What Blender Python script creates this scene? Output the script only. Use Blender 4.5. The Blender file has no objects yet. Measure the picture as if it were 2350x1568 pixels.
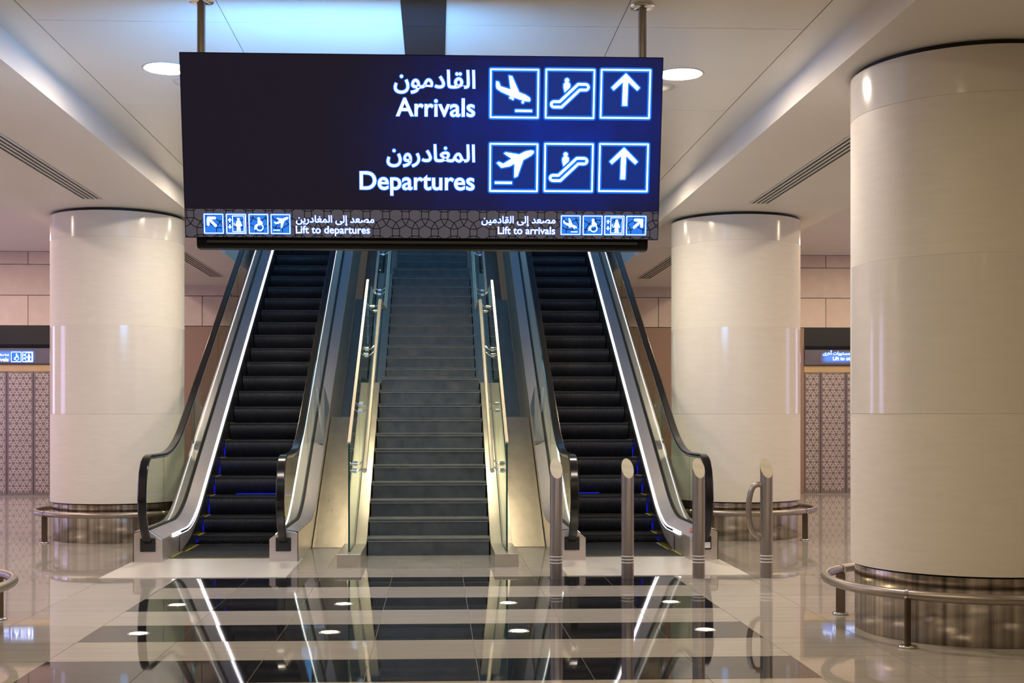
import bpy, bmesh, math, random
from mathutils import Vector, Matrix
random.seed(7)
SC = bpy.context.scene
COL = SC.collection

# ------------------------------------------------------------------ camera, world, exposure
cam_data = bpy.data.cameras.new('camera')
cam = bpy.data.objects.new('camera', cam_data)
COL.objects.link(cam)
cam.location = (0.0841, 0.0, 1.525)
cam.rotation_euler = (math.pi / 2, 0, -0.04057)
cam_data.sensor_width = 36.0
cam_data.lens = 36.0 * 2908.6 / 2350.0
cam_data.shift_x = 55.3 / 2350.0
cam_data.shift_y = 166.6 / 2350.0
cam_data.clip_end = 200
SC.camera = cam
w = bpy.data.worlds.new('world'); SC.world = w; w.use_nodes = True
w.node_tree.nodes['Background'].inputs[0].default_value = (0.9, 0.85, 0.8, 1)
w.node_tree.nodes['Background'].inputs[1].default_value = 0.05
SC.view_settings.view_transform = 'Standard'
SC.view_settings.look = 'None'
SC.view_settings.gamma = 1.0
SC.view_settings.use_curve_mapping = False
SC.view_settings.exposure = 0.3

DOWN_L = 175.0                       # radiance of the ceiling downlights
WARM = (1.0, 0.80, 0.575)

# ------------------------------------------------------------------ materials
def nodes_of(m):
    m.use_nodes = True
    nt = m.node_tree
    return nt, nt.nodes['Principled BSDF']

def mat(name, col, rough=0.5, metal=0.0, spec=0.5, noise=None, var=0.0, bump=0.0, stretch=(1, 1, 1),
        coat=0.0, ior=1.5, aniso=0.0, objrand=0.0, rvar=0.0):
    m = bpy.data.materials.new(name)
    nt, b = nodes_of(m)
    N, L = nt.nodes, nt.links
    b.inputs['Base Color'].default_value = (*col, 1)
    b.inputs['Roughness'].default_value = rough
    b.inputs['Metallic'].default_value = metal
    b.inputs['IOR'].default_value = ior
    b.inputs['Specular IOR Level'].default_value = spec
    b.inputs['Coat Weight'].default_value = coat
    b.inputs['Coat Roughness'].default_value = 0.05
    if aniso:
        b.inputs['Anisotropic'].default_value = aniso
        tg = N.new('ShaderNodeTangent'); tg.direction_type = 'RADIAL'; tg.axis = 'Z'
        L.new(tg.outputs[0], b.inputs['Tangent'])
    if noise:
        tc = N.new('ShaderNodeTexCoord'); mp = N.new('ShaderNodeMapping')
        mp.inputs['Scale'].default_value = stretch
        L.new(tc.outputs['Object'], mp.inputs['Vector'])
        nz = N.new('ShaderNodeTexNoise'); nz.inputs['Scale'].default_value = noise
        nz.inputs['Detail'].default_value = 5
        L.new(mp.outputs[0], nz.inputs['Vector'])
        if objrand:
            oi = N.new('ShaderNodeObjectInfo')
            nz.noise_dimensions = '4D'
            mu = N.new('ShaderNodeMath'); mu.operation = 'MULTIPLY'; mu.inputs[1].default_value = 50
            L.new(oi.outputs['Random'], mu.inputs[0]); L.new(mu.outputs[0], nz.inputs['W'])
        if var or objrand:
            mr = N.new('ShaderNodeMapRange')
            mr.inputs['From Min'].default_value = 0.25; mr.inputs['From Max'].default_value = 0.75
            mr.inputs['To Min'].default_value = 1 - var; mr.inputs['To Max'].default_value = 1 + var
            L.new(nz.outputs['Fac'], mr.inputs['Value'])
            hs = N.new('ShaderNodeHueSaturation'); hs.inputs['Color'].default_value = (*col, 1)
            if objrand:
                m2 = N.new('ShaderNodeMapRange')
                m2.inputs['To Min'].default_value = 1 - objrand; m2.inputs['To Max'].default_value = 1 + objrand
                L.new(oi.outputs['Random'], m2.inputs['Value'])
                mm = N.new('ShaderNodeMath'); mm.operation = 'MULTIPLY'
                L.new(mr.outputs[0], mm.inputs[0]); L.new(m2.outputs[0], mm.inputs[1])
                L.new(mm.outputs[0], hs.inputs['Value'])
            else:
                L.new(mr.outputs[0], hs.inputs['Value'])
            L.new(hs.outputs[0], b.inputs['Base Color'])
        if rvar:
            m3 = N.new('ShaderNodeMapRange')
            m3.inputs['To Min'].default_value = max(0, rough - rvar); m3.inputs['To Max'].default_value = rough + rvar
            L.new(nz.outputs['Fac'], m3.inputs['Value']); L.new(m3.outputs[0], b.inputs['Roughness'])
        if bump:
            bp = N.new('ShaderNodeBump'); bp.inputs['Strength'].default_value = bump
            bp.inputs['Distance'].default_value = 0.01
            L.new(nz.outputs['Fac'], bp.inputs['Height']); L.new(bp.outputs[0], b.inputs['Normal'])
    return m

def emit(name, col, s):
    m = bpy.data.materials.new(name)
    nt, b = nodes_of(m)
    b.inputs['Base Color'].default_value = (*[c * 0.2 for c in col], 1)
    b.inputs['Emission Color'].default_value = (*col, 1)
    b.inputs['Emission Strength'].default_value = s
    return m

def glass(name, col, alpha=0.12, rough=0.0, ior=1.36):
    m = bpy.data.materials.new(name)
    m.use_nodes = True
    nt = m.node_tree; nt.nodes.clear()
    N, L = nt.nodes, nt.links
    out = N.new('ShaderNodeOutputMaterial')
    tr = N.new('ShaderNodeBsdfTransparent'); tr.inputs[0].default_value = (*col, 1)
    gl = N.new('ShaderNodeBsdfGlossy'); gl.inputs['Roughness'].default_value = rough
    gl.inputs[0].default_value = (0.95, 1, 0.98, 1)
    fr = N.new('ShaderNodeFresnel'); fr.inputs[0].default_value = ior
    geo = N.new('ShaderNodeNewGeometry'); inv = N.new('ShaderNodeMath'); inv.operation = 'SUBTRACT'; inv.inputs[0].default_value = 1.0
    L.new(geo.outputs['Backfacing'], inv.inputs[1])
    mb_ = N.new('ShaderNodeMath'); mb_.operation = 'MULTIPLY'
    ad = N.new('ShaderNodeMath'); ad.operation = 'ADD'; ad.inputs[1].default_value = alpha
    cl = N.new('ShaderNodeMath'); cl.operation = 'MINIMUM'; cl.inputs[1].default_value = 1.0
    mx = N.new('ShaderNodeMixShader')
    L.new(fr.outputs[0], ad.inputs[0]); L.new(ad.outputs[0], cl.inputs[0]); L.new(cl.outputs[0], mb_.inputs[0]); L.new(inv.outputs[0], mb_.inputs[1]); L.new(mb_.outputs[0], mx.inputs[0])
    L.new(tr.outputs[0], mx.inputs[1]); L.new(gl.outputs[0], mx.inputs[2]); L.new(mx.outputs[0], out.inputs[0])
    return m

def ribbed(name, col, scale, rough, spec=0.5, axis='X'):
    m = bpy.data.materials.new(name)
    nt, b = nodes_of(m)
    N, L = nt.nodes, nt.links
    b.inputs['Base Color'].default_value = (*col, 1); b.inputs['Roughness'].default_value = rough
    b.inputs['Metallic'].default_value = 0.35
    tc = N.new('ShaderNodeTexCoord')
    wv = N.new('ShaderNodeTexWave'); wv.bands_direction = axis; wv.inputs['Scale'].default_value = scale
    L.new(tc.outputs['Object'], wv.inputs['Vector'])
    bp = N.new('ShaderNodeBump'); bp.inputs['Strength'].default_value = 0.8; bp.inputs['Distance'].default_value = 0.01
    L.new(wv.outputs['Fac'], bp.inputs['Height']); L.new(bp.outputs[0], b.inputs['Normal'])
    mr = N.new('ShaderNodeMapRange'); mr.inputs['To Min'].default_value = 0.25; mr.inputs['To Max'].default_value = 1.6
    L.new(wv.outputs['Fac'], mr.inputs['Value'])
    hs = N.new('ShaderNodeHueSaturation'); hs.inputs['Color'].default_value = (*col, 1)
    L.new(mr.outputs[0], hs.inputs['Value']); L.new(hs.outputs[0], b.inputs['Base Color'])
    return m

M = {}
M['tile_light'] = mat('pale stone tile', (0.40, 0.375, 0.33), 0.035, spec=0.7, noise=2.2, var=0.10, stretch=(0.5, 7, 1), objrand=0.06, rvar=0.02)
M['tile_dark'] = mat('black stone tile', (0.012, 0.012, 0.014), 0.03, spec=0.7, noise=3, var=0.4, stretch=(0.5, 9, 1), objrand=0.15, rvar=0.02)
M['grout'] = mat('grout', (0.30, 0.28, 0.25), 0.6, noise=30, var=0.1)
M['ceiling'] = mat('ceiling paint', (0.76, 0.73, 0.66), 0.32, spec=0.45, noise=1.3, var=0.03, bump=0.02)
M['soffit'] = mat('soffit paint', (0.76, 0.72, 0.66), 0.42, spec=0.4, noise=1.1, var=0.03)
M['void'] = mat('white fascia paint', (0.85, 0.85, 0.85), 0.6, noise=2, var=0.02)
M['dark_band'] = mat('dark ceiling panel', (0.016, 0.018, 0.026), 0.4, noise=4, var=0.2)
M['joint'] = mat('shadow gap', (0.10, 0.085, 0.07), 0.8, noise=9, var=0.1)
M['plaster'] = mat('cream column plaster', (0.80, 0.745, 0.66), 0.5, spec=0.35, noise=5, var=0.035, stretch=(1, 1, 6), bump=0.05)
M['plaster_gloss'] = mat('polished cream column plaster', (0.80, 0.75, 0.675), 0.14, spec=0.55, noise=4, var=0.03, stretch=(1, 1, 5))
M['steel_band'] = mat('polished steel band', (0.44, 0.39, 0.35), 0.20, 1.0, noise=5, var=0.7, stretch=(4, 4, 0.02), aniso=0.85)  # vertical streaks in the colour stand in for streaked reflections
M['steel'] = mat('brushed steel', (0.60, 0.56, 0.53), 0.28, 1.0, noise=6, var=0.06, stretch=(1, 14, 14), rvar=0.06)
M['steel_plate'] = mat('brushed landing plate', (0.88, 0.85, 0.79), 0.34, 0.55, noise=5, var=0.08, stretch=(0.7, 26, 1), rvar=0.08)
M['newel_steel'] = mat('satin newel steel', (0.58, 0.52, 0.48), 0.32, 0.65, noise=4, var=0.08, stretch=(1, 1, 12), rvar=0.07)
M['deck_steel'] = mat('satin deck steel', (0.52, 0.47, 0.49), 0.38, 0.62, noise=5, var=0.05, stretch=(9, 0.6, 9), rvar=0.05)
M['skirt'] = mat('dark skirt steel', (0.10, 0.10, 0.12), 0.3, 0.9, noise=8, var=0.1)
M['clad'] = mat('stair cladding metal', (0.46, 0.42, 0.335), 0.30, 0.92, noise=2, var=0.10, stretch=(6, 0.5, 6), rvar=0.06)
M['curb'] = mat('curb cladding metal', (0.68, 0.64, 0.53), 0.30, 0.85, noise=2, var=0.06, stretch=(6, 0.5, 6), rvar=0.05)
M['rail_tube'] = mat('satin champagne tube', (0.72, 0.65, 0.50), 0.40, 0.75, noise=8, var=0.05)
M['ring_tube'] = mat('satin taupe tube', (0.34, 0.295, 0.255), 0.35, 0.85, noise=8, var=0.05)
M['chrome'] = mat('chrome', (0.78, 0.77, 0.75), 0.08, 1.0, noise=5, var=0.03)
M['post'] = mat('dark bronze post plate', (0.16, 0.12, 0.085), 0.35, 0.8, noise=6, var=0.15)
M['bollard'] = mat('taupe bollard metal', (0.30, 0.262, 0.235), 0.38, 0.75, noise=5, var=0.06, stretch=(6, 6, 0.5))
M['bollard_cap'] = mat('brushed bollard cap', (0.56, 0.50, 0.36), 0.6, 0.3, noise=5, var=0.1, stretch=(1, 9, 1))
M['band_white'] = mat('pale reflective band', (0.80, 0.78, 0.74), 0.4, noise=9, var=0.05)
M['black'] = mat('matt black', (0.006, 0.006, 0.007), 0.5, noise=9, var=0.2)
M['rubber'] = mat('handrail rubber', (0.006, 0.006, 0.007), 0.2, spec=0.35, noise=6, var=0.2)
M['step'] = mat('black escalator tread', (0.012, 0.012, 0.014), 0.42, 0.2, noise=12, var=0.3)
M['riser'] = ribbed('ribbed escalator riser', (0.10, 0.10, 0.122), 18.0, 0.30)
M['comb'] = ribbed('grooved comb plate', (0.055, 0.055, 0.058), 24.0, 0.4)
M['yellow'] = mat('yellow line paint', (0.30, 0.25, 0.02), 0.5, noise=9, var=0.1)
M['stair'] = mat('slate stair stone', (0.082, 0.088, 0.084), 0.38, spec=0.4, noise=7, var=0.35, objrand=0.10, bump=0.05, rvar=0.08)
M['stair_top'] = mat('lightened slate tread', (0.20, 0.195, 0.175), 0.3, spec=0.5, noise=6, var=0.2, objrand=0.10, rvar=0.08)  # same slate, coloured lighter on top for light from above
M['stair_edge'] = mat('pale nosing line', (0.60, 0.57, 0.48), 0.5, noise=20, var=0.25)
M['glass'] = glass('escalator glass', (0.84, 0.88, 0.82), 0.0, ior=1.09)
M['glass_stair'] = glass('stair glass', (0.82, 0.90, 0.85), 0.03)
M['glass_edge'] = mat('green glass edge', (0.01, 0.07, 0.05), 0.1, noise=5, var=0.1)
M['acrylic'] = glass('clear acrylic', (0.90, 0.92, 0.90), 0.08)
M['stone'] = mat('beige wall stone', (0.62, 0.50, 0.42), 0.55, noise=6, var=0.07, objrand=0.05, bump=0.03)
M['brown'] = mat('brown wall panel', (0.30, 0.19, 0.135), 0.5, noise=60, var=0.16)
M['wall'] = mat('side wall plaster', (0.58, 0.50, 0.42), 0.6, noise=3, var=0.05)
M['brass'] = mat('brass lintel', (0.78, 0.57, 0.30), 0.3, 0.6, noise=4, var=0.06)
M['door'] = mat('lift door steel', (0.34, 0.285, 0.275), 0.28, 0.7, noise=4, var=0.06)
M['door_line'] = mat('lift door etched lines', (0.80, 0.70, 0.64), 0.4, 0.5, noise=4, var=0.06)
M['red'] = mat('red sticker', (0.75, 0.03, 0.03), 0.5, noise=9, var=0.1)
M['paper'] = mat('white label', (0.75, 0.75, 0.75), 0.6, noise=30, var=0.08)
M['detector'] = mat('detector plastic', (0.62, 0.60, 0.56), 0.5, noise=5, var=0.03)
M['lamp'] = emit('downlight lens', (1.0, 0.83, 0.67), DOWN_L)
M['lamp_near'] = emit('added yellowish downlight lens', (1.0, 0.80, 0.52), 72.0)
M['lamp_stair'] = emit('warm stair downlight lens', (1.0, 0.84, 0.58), 75.0)
M['lamp_mid'] = emit('neutral downlight lens', (1.0, 0.86, 0.70), 200.0)
M['lamp_lobby_left'] = emit('added pinkish downlight lens', (1.0, 0.79, 0.68), 250.0)
M['lamp_lobby_right'] = emit('added golden downlight lens', (1.0, 0.80, 0.57), 250.0)
M['floor_lamp'] = emit('floor light lens', (1.0, 0.76, 0.42), 30.0)
M['strip'] = emit('escalator light strip', (0.95, 0.93, 1.0), 4.5)
M['blue_gap'] = emit('blue step light', (0.01, 0.02, 1.0), 1.0)
M['sign_white'] = emit('lit sign white', (0.95, 1.0, 1.0), 2.4)
M['sign_halo'] = emit('painted blue sign glow', (0.0, 0.16, 1.0), 1.0)  # blue glow round symbols and letters, built as glowing outline copies
M['sign_blue'] = emit('lit pictogram blue', (0.0, 0.03, 0.30), 0.55)
M['lift_blue'] = emit('lit lift sign blue', (0.02, 0.18, 0.75), 0.9)
M['added_blue_strip'] = emit('added blue strip light', (0.33, 0.64, 1.0), 12.0)
M['added_blue_panel'] = emit('added blue light panel', (0.02, 0.25, 1.0), 1.4)
M['upper_dark'] = mat('dark upper ceiling', (0.09, 0.11, 0.17), 0.6, noise=3, var=0.1)
M['violet_left'] = emit('added violet light panel', (0.60, 0.50, 1.0), 5.0)
M['violet_right'] = emit('dim added violet light panel', (0.60, 0.50, 1.0), 2.2)
M['sign_back'] = emit('added sign back glow', (0.16, 0.46, 1.0), 13.0)  # added glow, unseen, tints the ceiling behind the sign

# face of the hanging sign: backlit screen, blue where the pictograms are
def sign_face_mat():
    m = bpy.data.materials.new('backlit dark sign face')
    nt, b = nodes_of(m)
    N, L = nt.nodes, nt.links
    b.inputs['Base Color'].default_value = (0.008, 0.007, 0.014, 1)
    b.inputs['Specular IOR Level'].default_value = 0.25
    b.inputs['Roughness'].default_value = 0.18
    tc = N.new('ShaderNodeTexCoord')
    mp = N.new('ShaderNodeMapping'); mp.inputs['Location'].default_value = (-0.85, 0, -0.70)
    L.new(tc.outputs['Object'], mp.inputs['Vector'])
    m2 = N.new('ShaderNodeMapping'); m2.inputs['Scale'].default_value = (0.62, 0, 0.95)
    L.new(mp.outputs[0], m2.inputs['Vector'])
    g = N.new('ShaderNodeTexGradient'); g.gradient_type = 'QUADRATIC_SPHERE'
    L.new(m2.outputs[0], g.inputs['Vector'])
    nz = N.new('ShaderNodeTexNoise'); nz.inputs['Scale'].default_value = 3.0
    L.new(tc.outputs['Object'], nz.inputs['Vector'])
    mu = N.new('ShaderNodeMath'); mu.operation = 'MULTIPLY'
    L.new(g.outputs['Fac'], mu.inputs[0]); L.new(nz.outputs['Fac'], mu.inputs[1])
    cr = N.new('ShaderNodeMix'); cr.data_type = 'RGBA'
    cr.inputs['A'].default_value = (0.0075, 0.0060, 0.0125, 1); cr.inputs['B'].default_value = (0.0, 0.035, 0.46, 1)
    L.new(mu.outputs[0], cr.inputs['Factor'])
    L.new(cr.outputs['Result'], b.inputs['Emission Color'])
    b.inputs['Emission Strength'].default_value = 1.0
    return m
M['sign_face'] = sign_face_mat()
M['sign_case'] = mat('sign casing', (0.006, 0.008, 0.013), 0.4, spec=0.15, noise=5, var=0.2)
M['sign_band'] = mat('grey sign band', (0.085, 0.085, 0.105), 0.35, noise=5, var=0.1)
M['sign_band'].node_tree.nodes['Principled BSDF'].inputs['Emission Color'].default_value = (0.036, 0.035, 0.052, 1)
M['sign_band'].node_tree.nodes['Principled BSDF'].inputs['Emission Strength'].default_value = 1.0
M['sign_line'] = mat('sign band pattern lines', (0.012, 0.010, 0.014), 0.4, noise=5, var=0.1)
def glow_zone():
    m = bpy.data.materials.new('lit zone of lift sign')
    nt, b = nodes_of(m)
    N, L = nt.nodes, nt.links
    b.inputs['Base Color'].default_value = (0.13, 0.12, 0.15, 1); b.inputs['Roughness'].default_value = 0.35
    tc = N.new('ShaderNodeTexCoord'); sp = N.new('ShaderNodeSeparateXYZ'); L.new(tc.outputs['Generated'], sp.inputs[0])
    fs = []
    for ax, wd in (('X', 0.07), ('Z', 0.35)):
        d = N.new('ShaderNodeMath'); d.operation = 'SUBTRACT'; d.inputs[1].default_value = 0.5; L.new(sp.outputs[ax], d.inputs[0])
        ab = N.new('ShaderNodeMath'); ab.operation = 'ABSOLUTE'; L.new(d.outputs[0], ab.inputs[0])
        mr = N.new('ShaderNodeMapRange'); mr.interpolation_type = 'SMOOTHSTEP'
        mr.inputs['From Min'].default_value = 0.5; mr.inputs['From Max'].default_value = 0.5 - wd
        L.new(ab.outputs[0], mr.inputs['Value']); fs.append(mr)
    mu = N.new('ShaderNodeMath'); mu.operation = 'MULTIPLY'; L.new(fs[0].outputs[0], mu.inputs[0]); L.new(fs[1].outputs[0], mu.inputs[1])
    b.inputs['Emission Color'].default_value = (0.02, 0.20, 0.85, 1)
    L.new(mu.outputs[0], b.inputs['Emission Strength'])
    return m
M['glow_zone'] = glow_zone()
M['lift_panel'] = mat('grey lift sign panel', (0.13, 0.12, 0.15), 0.35, noise=5, var=0.1)

# ------------------------------------------------------------------ object helpers
def tag(o, label=None, cat=None, group=None, kind=None):
    if label: o['label'] = label
    if cat: o['category'] = cat
    if group: o['group'] = group
    if kind: o['kind'] = kind
    return o

def link(name, me, m=None, parent=None, smooth=False, loc=(0, 0, 0)):
    o = bpy.data.objects.new(name, me)
    COL.objects.link(o)
    if m is not None and len(me.materials) == 0:
        me.materials.append(m)
    if smooth:
        for p in me.polygons: p.use_smooth = True
    o.location = loc
    if parent: o.parent = parent
    return o

def thing(name, label, cat, loc=(0, 0, 0), rotz=0, group=None):
    o = bpy.data.objects.new(name, None)
    COL.objects.link(o)
    o.location = loc; o.rotation_euler = (0, 0, rotz)
    o.empty_display_size = 0.1
    return tag(o, label, cat, group)

def structure(name, me, m):
    o = link(name, me, m)
    o['kind'] = 'structure'
    return o

def copy_tree(o, parent=None):
    c = o.copy(); COL.objects.link(c)
    if parent: c.parent = parent
    for ch in [x for x in bpy.data.objects if x.parent == o]:
        copy_tree(ch, c)
    return c

class MB:
    """collects vertices and faces of one mesh"""
    def __init__(s): s.v = []; s.f = []
    def add(s, v, f):
        n = len(s.v); s.v += [tuple(p) for p in v]; s.f += [tuple(i + n for i in q) for q in f]; return s
    def box(s, x0, x1, y0, y1, z0, z1):
        v = [(x, y, z) for z in (z0, z1) for y in (y0, y1) for x in (x0, x1)]
        return s.add(v, [(0, 2, 3, 1), (4, 5, 7, 6), (0, 1, 5, 4), (1, 3, 7, 5), (3, 2, 6, 7), (2, 0, 4, 6)])
    def prism_x(s, poly, x0, x1):
        """polygon in (y, z) extruded along x"""
        n = len(poly)
        v = [(x0, y, z) for y, z in poly] + [(x1, y, z) for y, z in poly]
        f = [tuple(range(n - 1, -1, -1)), tuple(range(n, 2 * n))]
        f += [(i, (i + 1) % n, n + (i + 1) % n, n + i) for i in range(n)]
        return s.add(v, f)
    def loft(s, rings, closed=True, caps=True):
        n = len(rings[0]); v = [p for r in rings for p in r]; f = []
        for k in range(len(rings) - 1):
            for i in range(n if closed else n - 1):
                j = (i + 1) % n
                f.append((k * n + i, k * n + j, (k + 1) * n + j, (k + 1) * n + i))
        if caps and closed:
            f.append(tuple(range(n - 1, -1, -1))); f.append(tuple((len(rings) - 1) * n + i for i in range(n)))
        return s.add(v, f)
    def tube(s, path, r, seg=12, caps=True):
        P = [Vector(p) for p in path]; rings = []
        ref = None
        for i, p in enumerate(P):
            t = (P[min(i + 1, len(P) - 1)] - P[max(i - 1, 0)]).normalized()
            if ref is None:
                a = Vector((1, 0, 0)) if abs(t.x) < 0.9 else Vector((0, 0, 1))
            else: a = ref
            b = t.cross(a).normalized(); a = b.cross(t).normalized(); ref = a
            rr = r[i] if isinstance(r, (list, tuple)) else r
            rings.append([p + rr * (math.cos(2 * math.pi * k / seg) * a + math.sin(2 * math.pi * k / seg) * b) for k in range(seg)])
        return s.loft(rings, True, caps)
    def torus(s, R, r, z, seg=72, sec=14):
        v = []; f = []
        for i in range(seg):
            a = 2 * math.pi * i / seg
            for k in range(sec):
                b = 2 * math.pi * k / sec
                v.append(((R + r * math.cos(b)) * math.cos(a), (R + r * math.cos(b)) * math.sin(a), z + r * math.sin(b)))
        for i in range(seg):
            for k in range(sec):
                f.append((i * sec + k, ((i + 1) % seg) * sec + k, ((i + 1) % seg) * sec + (k + 1) % sec, i * sec + (k + 1) % sec))
        return s.add(v, f)
    def lathe(s, prof, seg=96, cx=0, cy=0, cap0=False, cap1=False):
        v = []; f = []; n = len(prof)
        for i in range(seg):
            a = 2 * math.pi * i / seg
            for r, z in prof: v.append((cx + r * math.cos(a), cy + r * math.sin(a), z))
        for i in range(seg):
            j = (i + 1) % seg
            for k in range(n - 1): f.append((i * n + k, j * n + k, j * n + k + 1, i * n + k + 1))
        if cap0: f.append(tuple(i * n for i in range(seg - 1, -1, -1)))
        if cap1: f.append(tuple(i * n + n - 1 for i in range(seg)))
        return s.add(v, f)
    def mesh(s, name, recalc=False):
        me = bpy.data.meshes.new(name)
        me.from_pydata(s.v, [], s.f)
        if recalc:
            bm = bmesh.new(); bm.from_mesh(me)
            bmesh.ops.recalc_face_normals(bm, faces=bm.faces)
            bm.to_mesh(me); bm.free()
        me.update()
        return me
    def build(s, name, m, parent=None, smooth=False, loc=(0, 0, 0), bevel=0, recalc=True, auto=False):
        o = link(name, s.mesh(name, recalc), m, parent, smooth, loc)
        if auto:
            for p in o.data.polygons: p.use_smooth = True
            o.data.set_sharp_from_angle(angle=math.radians(35))
        if bevel:
            md = o.modifiers.new('bevel', 'BEVEL'); md.width = bevel; md.segments = 2; md.limit_method = 'ANGLE'
        return o

def box(name, m, x0, x1, y0, y1, z0, z1, parent=None, bevel=0):
    return MB().box(x0, x1, y0, y1, z0, z1).build(name, m, parent, bevel=bevel)

# ------------------------------------------------------------------ key dimensions (metres)
T = 0.6613                 # floor tile
YT = 11.868                # front edge of the landing plates: a tile joint
ZC = 4.18                  # main ceiling
ZS = 3.96                  # bulkhead soffit beside the main ceiling
ZL = 4.58                  # lift lobby ceiling
YB = 24.1                  # back wall
YV = 18.4                  # start of the stair void
TAN = math.tan(math.radians(30))

# ------------------------------------------------------------------ floor
floor = structure('floor', MB().box(-13, 13, -7, 27, -0.30, -0.004).mesh('floor'), M['grout'])
g = 0.0022
tile_me = {}
for k in ('tile_light', 'tile_dark'):
    mb = MB().box(-T / 2 + g, T / 2 - g, -T / 2 + g, T / 2 - g, -0.022, 0.0)
    tile_me[k] = mb.mesh('tile'); tile_me[k].materials.append(M[k])
cells = []
for i in range(-19, 20):
    for j in range(-19, 27):
        x = i * T; y = YT - (j + 0.5) * T
        if y < -6.6 or y > 24.0: continue
        dark = (abs(i) <= 3) and j >= 0 and j % 2 == 0
        cells.append((x, y, dark))
def vis(c):
    x, y, d = c
    if y < 6.0: return 99
    u = abs(x - 0.17) / y
    if u > 0.50: return 90
    return y + abs(x) * 0.05
cells.sort(key=vis)
for n, (x, y, d) in enumerate(cells[:298]):
    o = bpy.data.objects.new('tile', tile_me['tile_dark' if d else 'tile_light'])
    COL.objects.link(o); o.parent = floor
    o.location = (x, y, 0)
    o.rotation_euler = (random.gauss(0, 0.0006), random.gauss(0, 0.0010), 0)
for k, dk in (('tile_light', False), ('tile_dark', True)):
    mb = MB()
    for x, y, d in cells[298:]:
        if d == dk: mb.box(x - T / 2 + g, x + T / 2 - g, y - T / 2 + g, y + T / 2 - g, -0.022, 0.0)
    o = mb.build('tiles_far' if not dk else 'tiles_near_camera', M[k], floor); o['kind'] = 'stuff'

# ------------------------------------------------------------------ ceiling
ceiling = structure('ceiling', MB().box(-2.9, 2.9, -7, YV, ZC + 0.03, ZC + 0.25).mesh('ceiling'), M['joint'])
gy = [-7, -5.45, -3.1, -0.75, 1.6, 3.95, 6.30, 8.65, 11.0, 13.35, 15.7, 18.05, YV]
gx = [-2.9, -2.62, -1.33, -0.145, 0.145, 1.33, 2.62, 2.9]
for a in range(len(gx) - 1):
    if a in (0, 6):
        MB().box(gx[a] + (0.006 if a == 6 else 0), gx[a + 1] - (0.006 if a == 0 else 0), -7, YV, ZC, ZC + 0.05).build('ceiling_edge_panel', M['ceiling'], ceiling)
        continue
    for b in range(len(gy) - 1):
        if a == 3:
            MB().box(gx[a], gx[a + 1], gy[b] + 0.002, gy[b + 1] - 0.002, ZC - 0.012, ZC + 0.05).build('dark_ceiling_panel', M['dark_band'], ceiling)
        else:
            q = 0.0028
            MB().box(gx[a] + q, gx[a + 1] - q, gy[b] + q, gy[b + 1] - q, ZC, ZC + 0.05).build('ceiling_panel', M['ceiling'], ceiling)
# bulkhead soffits left and right
for s in (-1, 1):
    for (y0, y1, xi) in ((-7, YV - 0.006, 2.9), (YV, YB, 3.14)):
        x0, x1 = sorted((s * xi, s * 4.93))
        MB().box(x0, x1, y0, y1, ZS, ZC + 0.25 if xi < 3 else ZL + 0.2).build('soffit_panel', M['soffit'], ceiling)
    x0, x1 = sorted((s * 3.128, s * 3.14))
    MB().box(x0, x1, YV, YB, ZS, ZL + 0.2).build('fascia_panel', M['void'], ceiling)
    x0, x1 = sorted((s * 4.93, s * 13))
    MB().box(x0, x1, -7, YB, ZL, ZL + 0.2).build('lobby_ceiling_panel', M['soffit'], ceiling)
# edge of the slab above the stair opening, and the upper hall
MB().box(-3.14, 3.14, YV - 0.12, YV, ZC + 0.0, 6.2).build('slab_edge', M['void'], ceiling)

# ------------------------------------------------------------------ walls
for s, nm in ((-1, 'wall_upper_left'), (1, 'wall_upper_right')):
    x0, x1 = sorted((s * 3.14, s * 3.34))
    structure(nm, MB().box(x0, x1, YV, 33, ZL + 0.2 if False else 4.79, 9.0).mesh(nm), M['void'])
structure('wall_upper_back', MB().box(-3.14, 3.14, 33, 33.2, 6.0, 9.0).mesh('wall_upper_back'), M['upper_dark'])
structure('wall_upper_front', MB().box(-3.14, 3.14, YV - 0.3, YV - 0.12, 6.2, 9.0).mesh('wall_upper_front'), M['void'])
structure('floor_upper', MB().box(-3.14, 3.14, 27.0, 33, 5.8, 6.07).mesh('floor_upper'), M['tile_light'])
cu = structure('ceiling_upper', MB().box(-3.34, 3.34, YV - 0.3, 33.2, 9.0, 9.2).mesh('ceiling_upper'), M['upper_dark'])
for s in (-1, 1):
    x0, x1 = sorted((s * 3.10, s * 3.14))
    MB().box(x0, x1, YV + 0.1, 32.9, 7.0, 7.25).build('added_light', M['added_blue_strip'], cu)  # added blue strips, unseen, light the fascia and stair void
MB().box(-2.5, 2.5, YV - 0.12, YV - 0.09, 6.6, 8.4).build('added_light', M['added_blue_panel'], cu)  # added unseen blue panel that tints the upper stair risers

for s, nm in ((-1, 'wall_left'), (1, 'wall_right')):
    x0, x1 = sorted((s * 13, s * 13.2))
    structure(nm, MB().box(x0, x1, -7, YB, 0, ZL).mesh(nm), M['wall'])
structure('wall_front', MB().box(-13, 13, -7.2, -7, 0, ZL).mesh('wall_front'), M['wall'])

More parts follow.
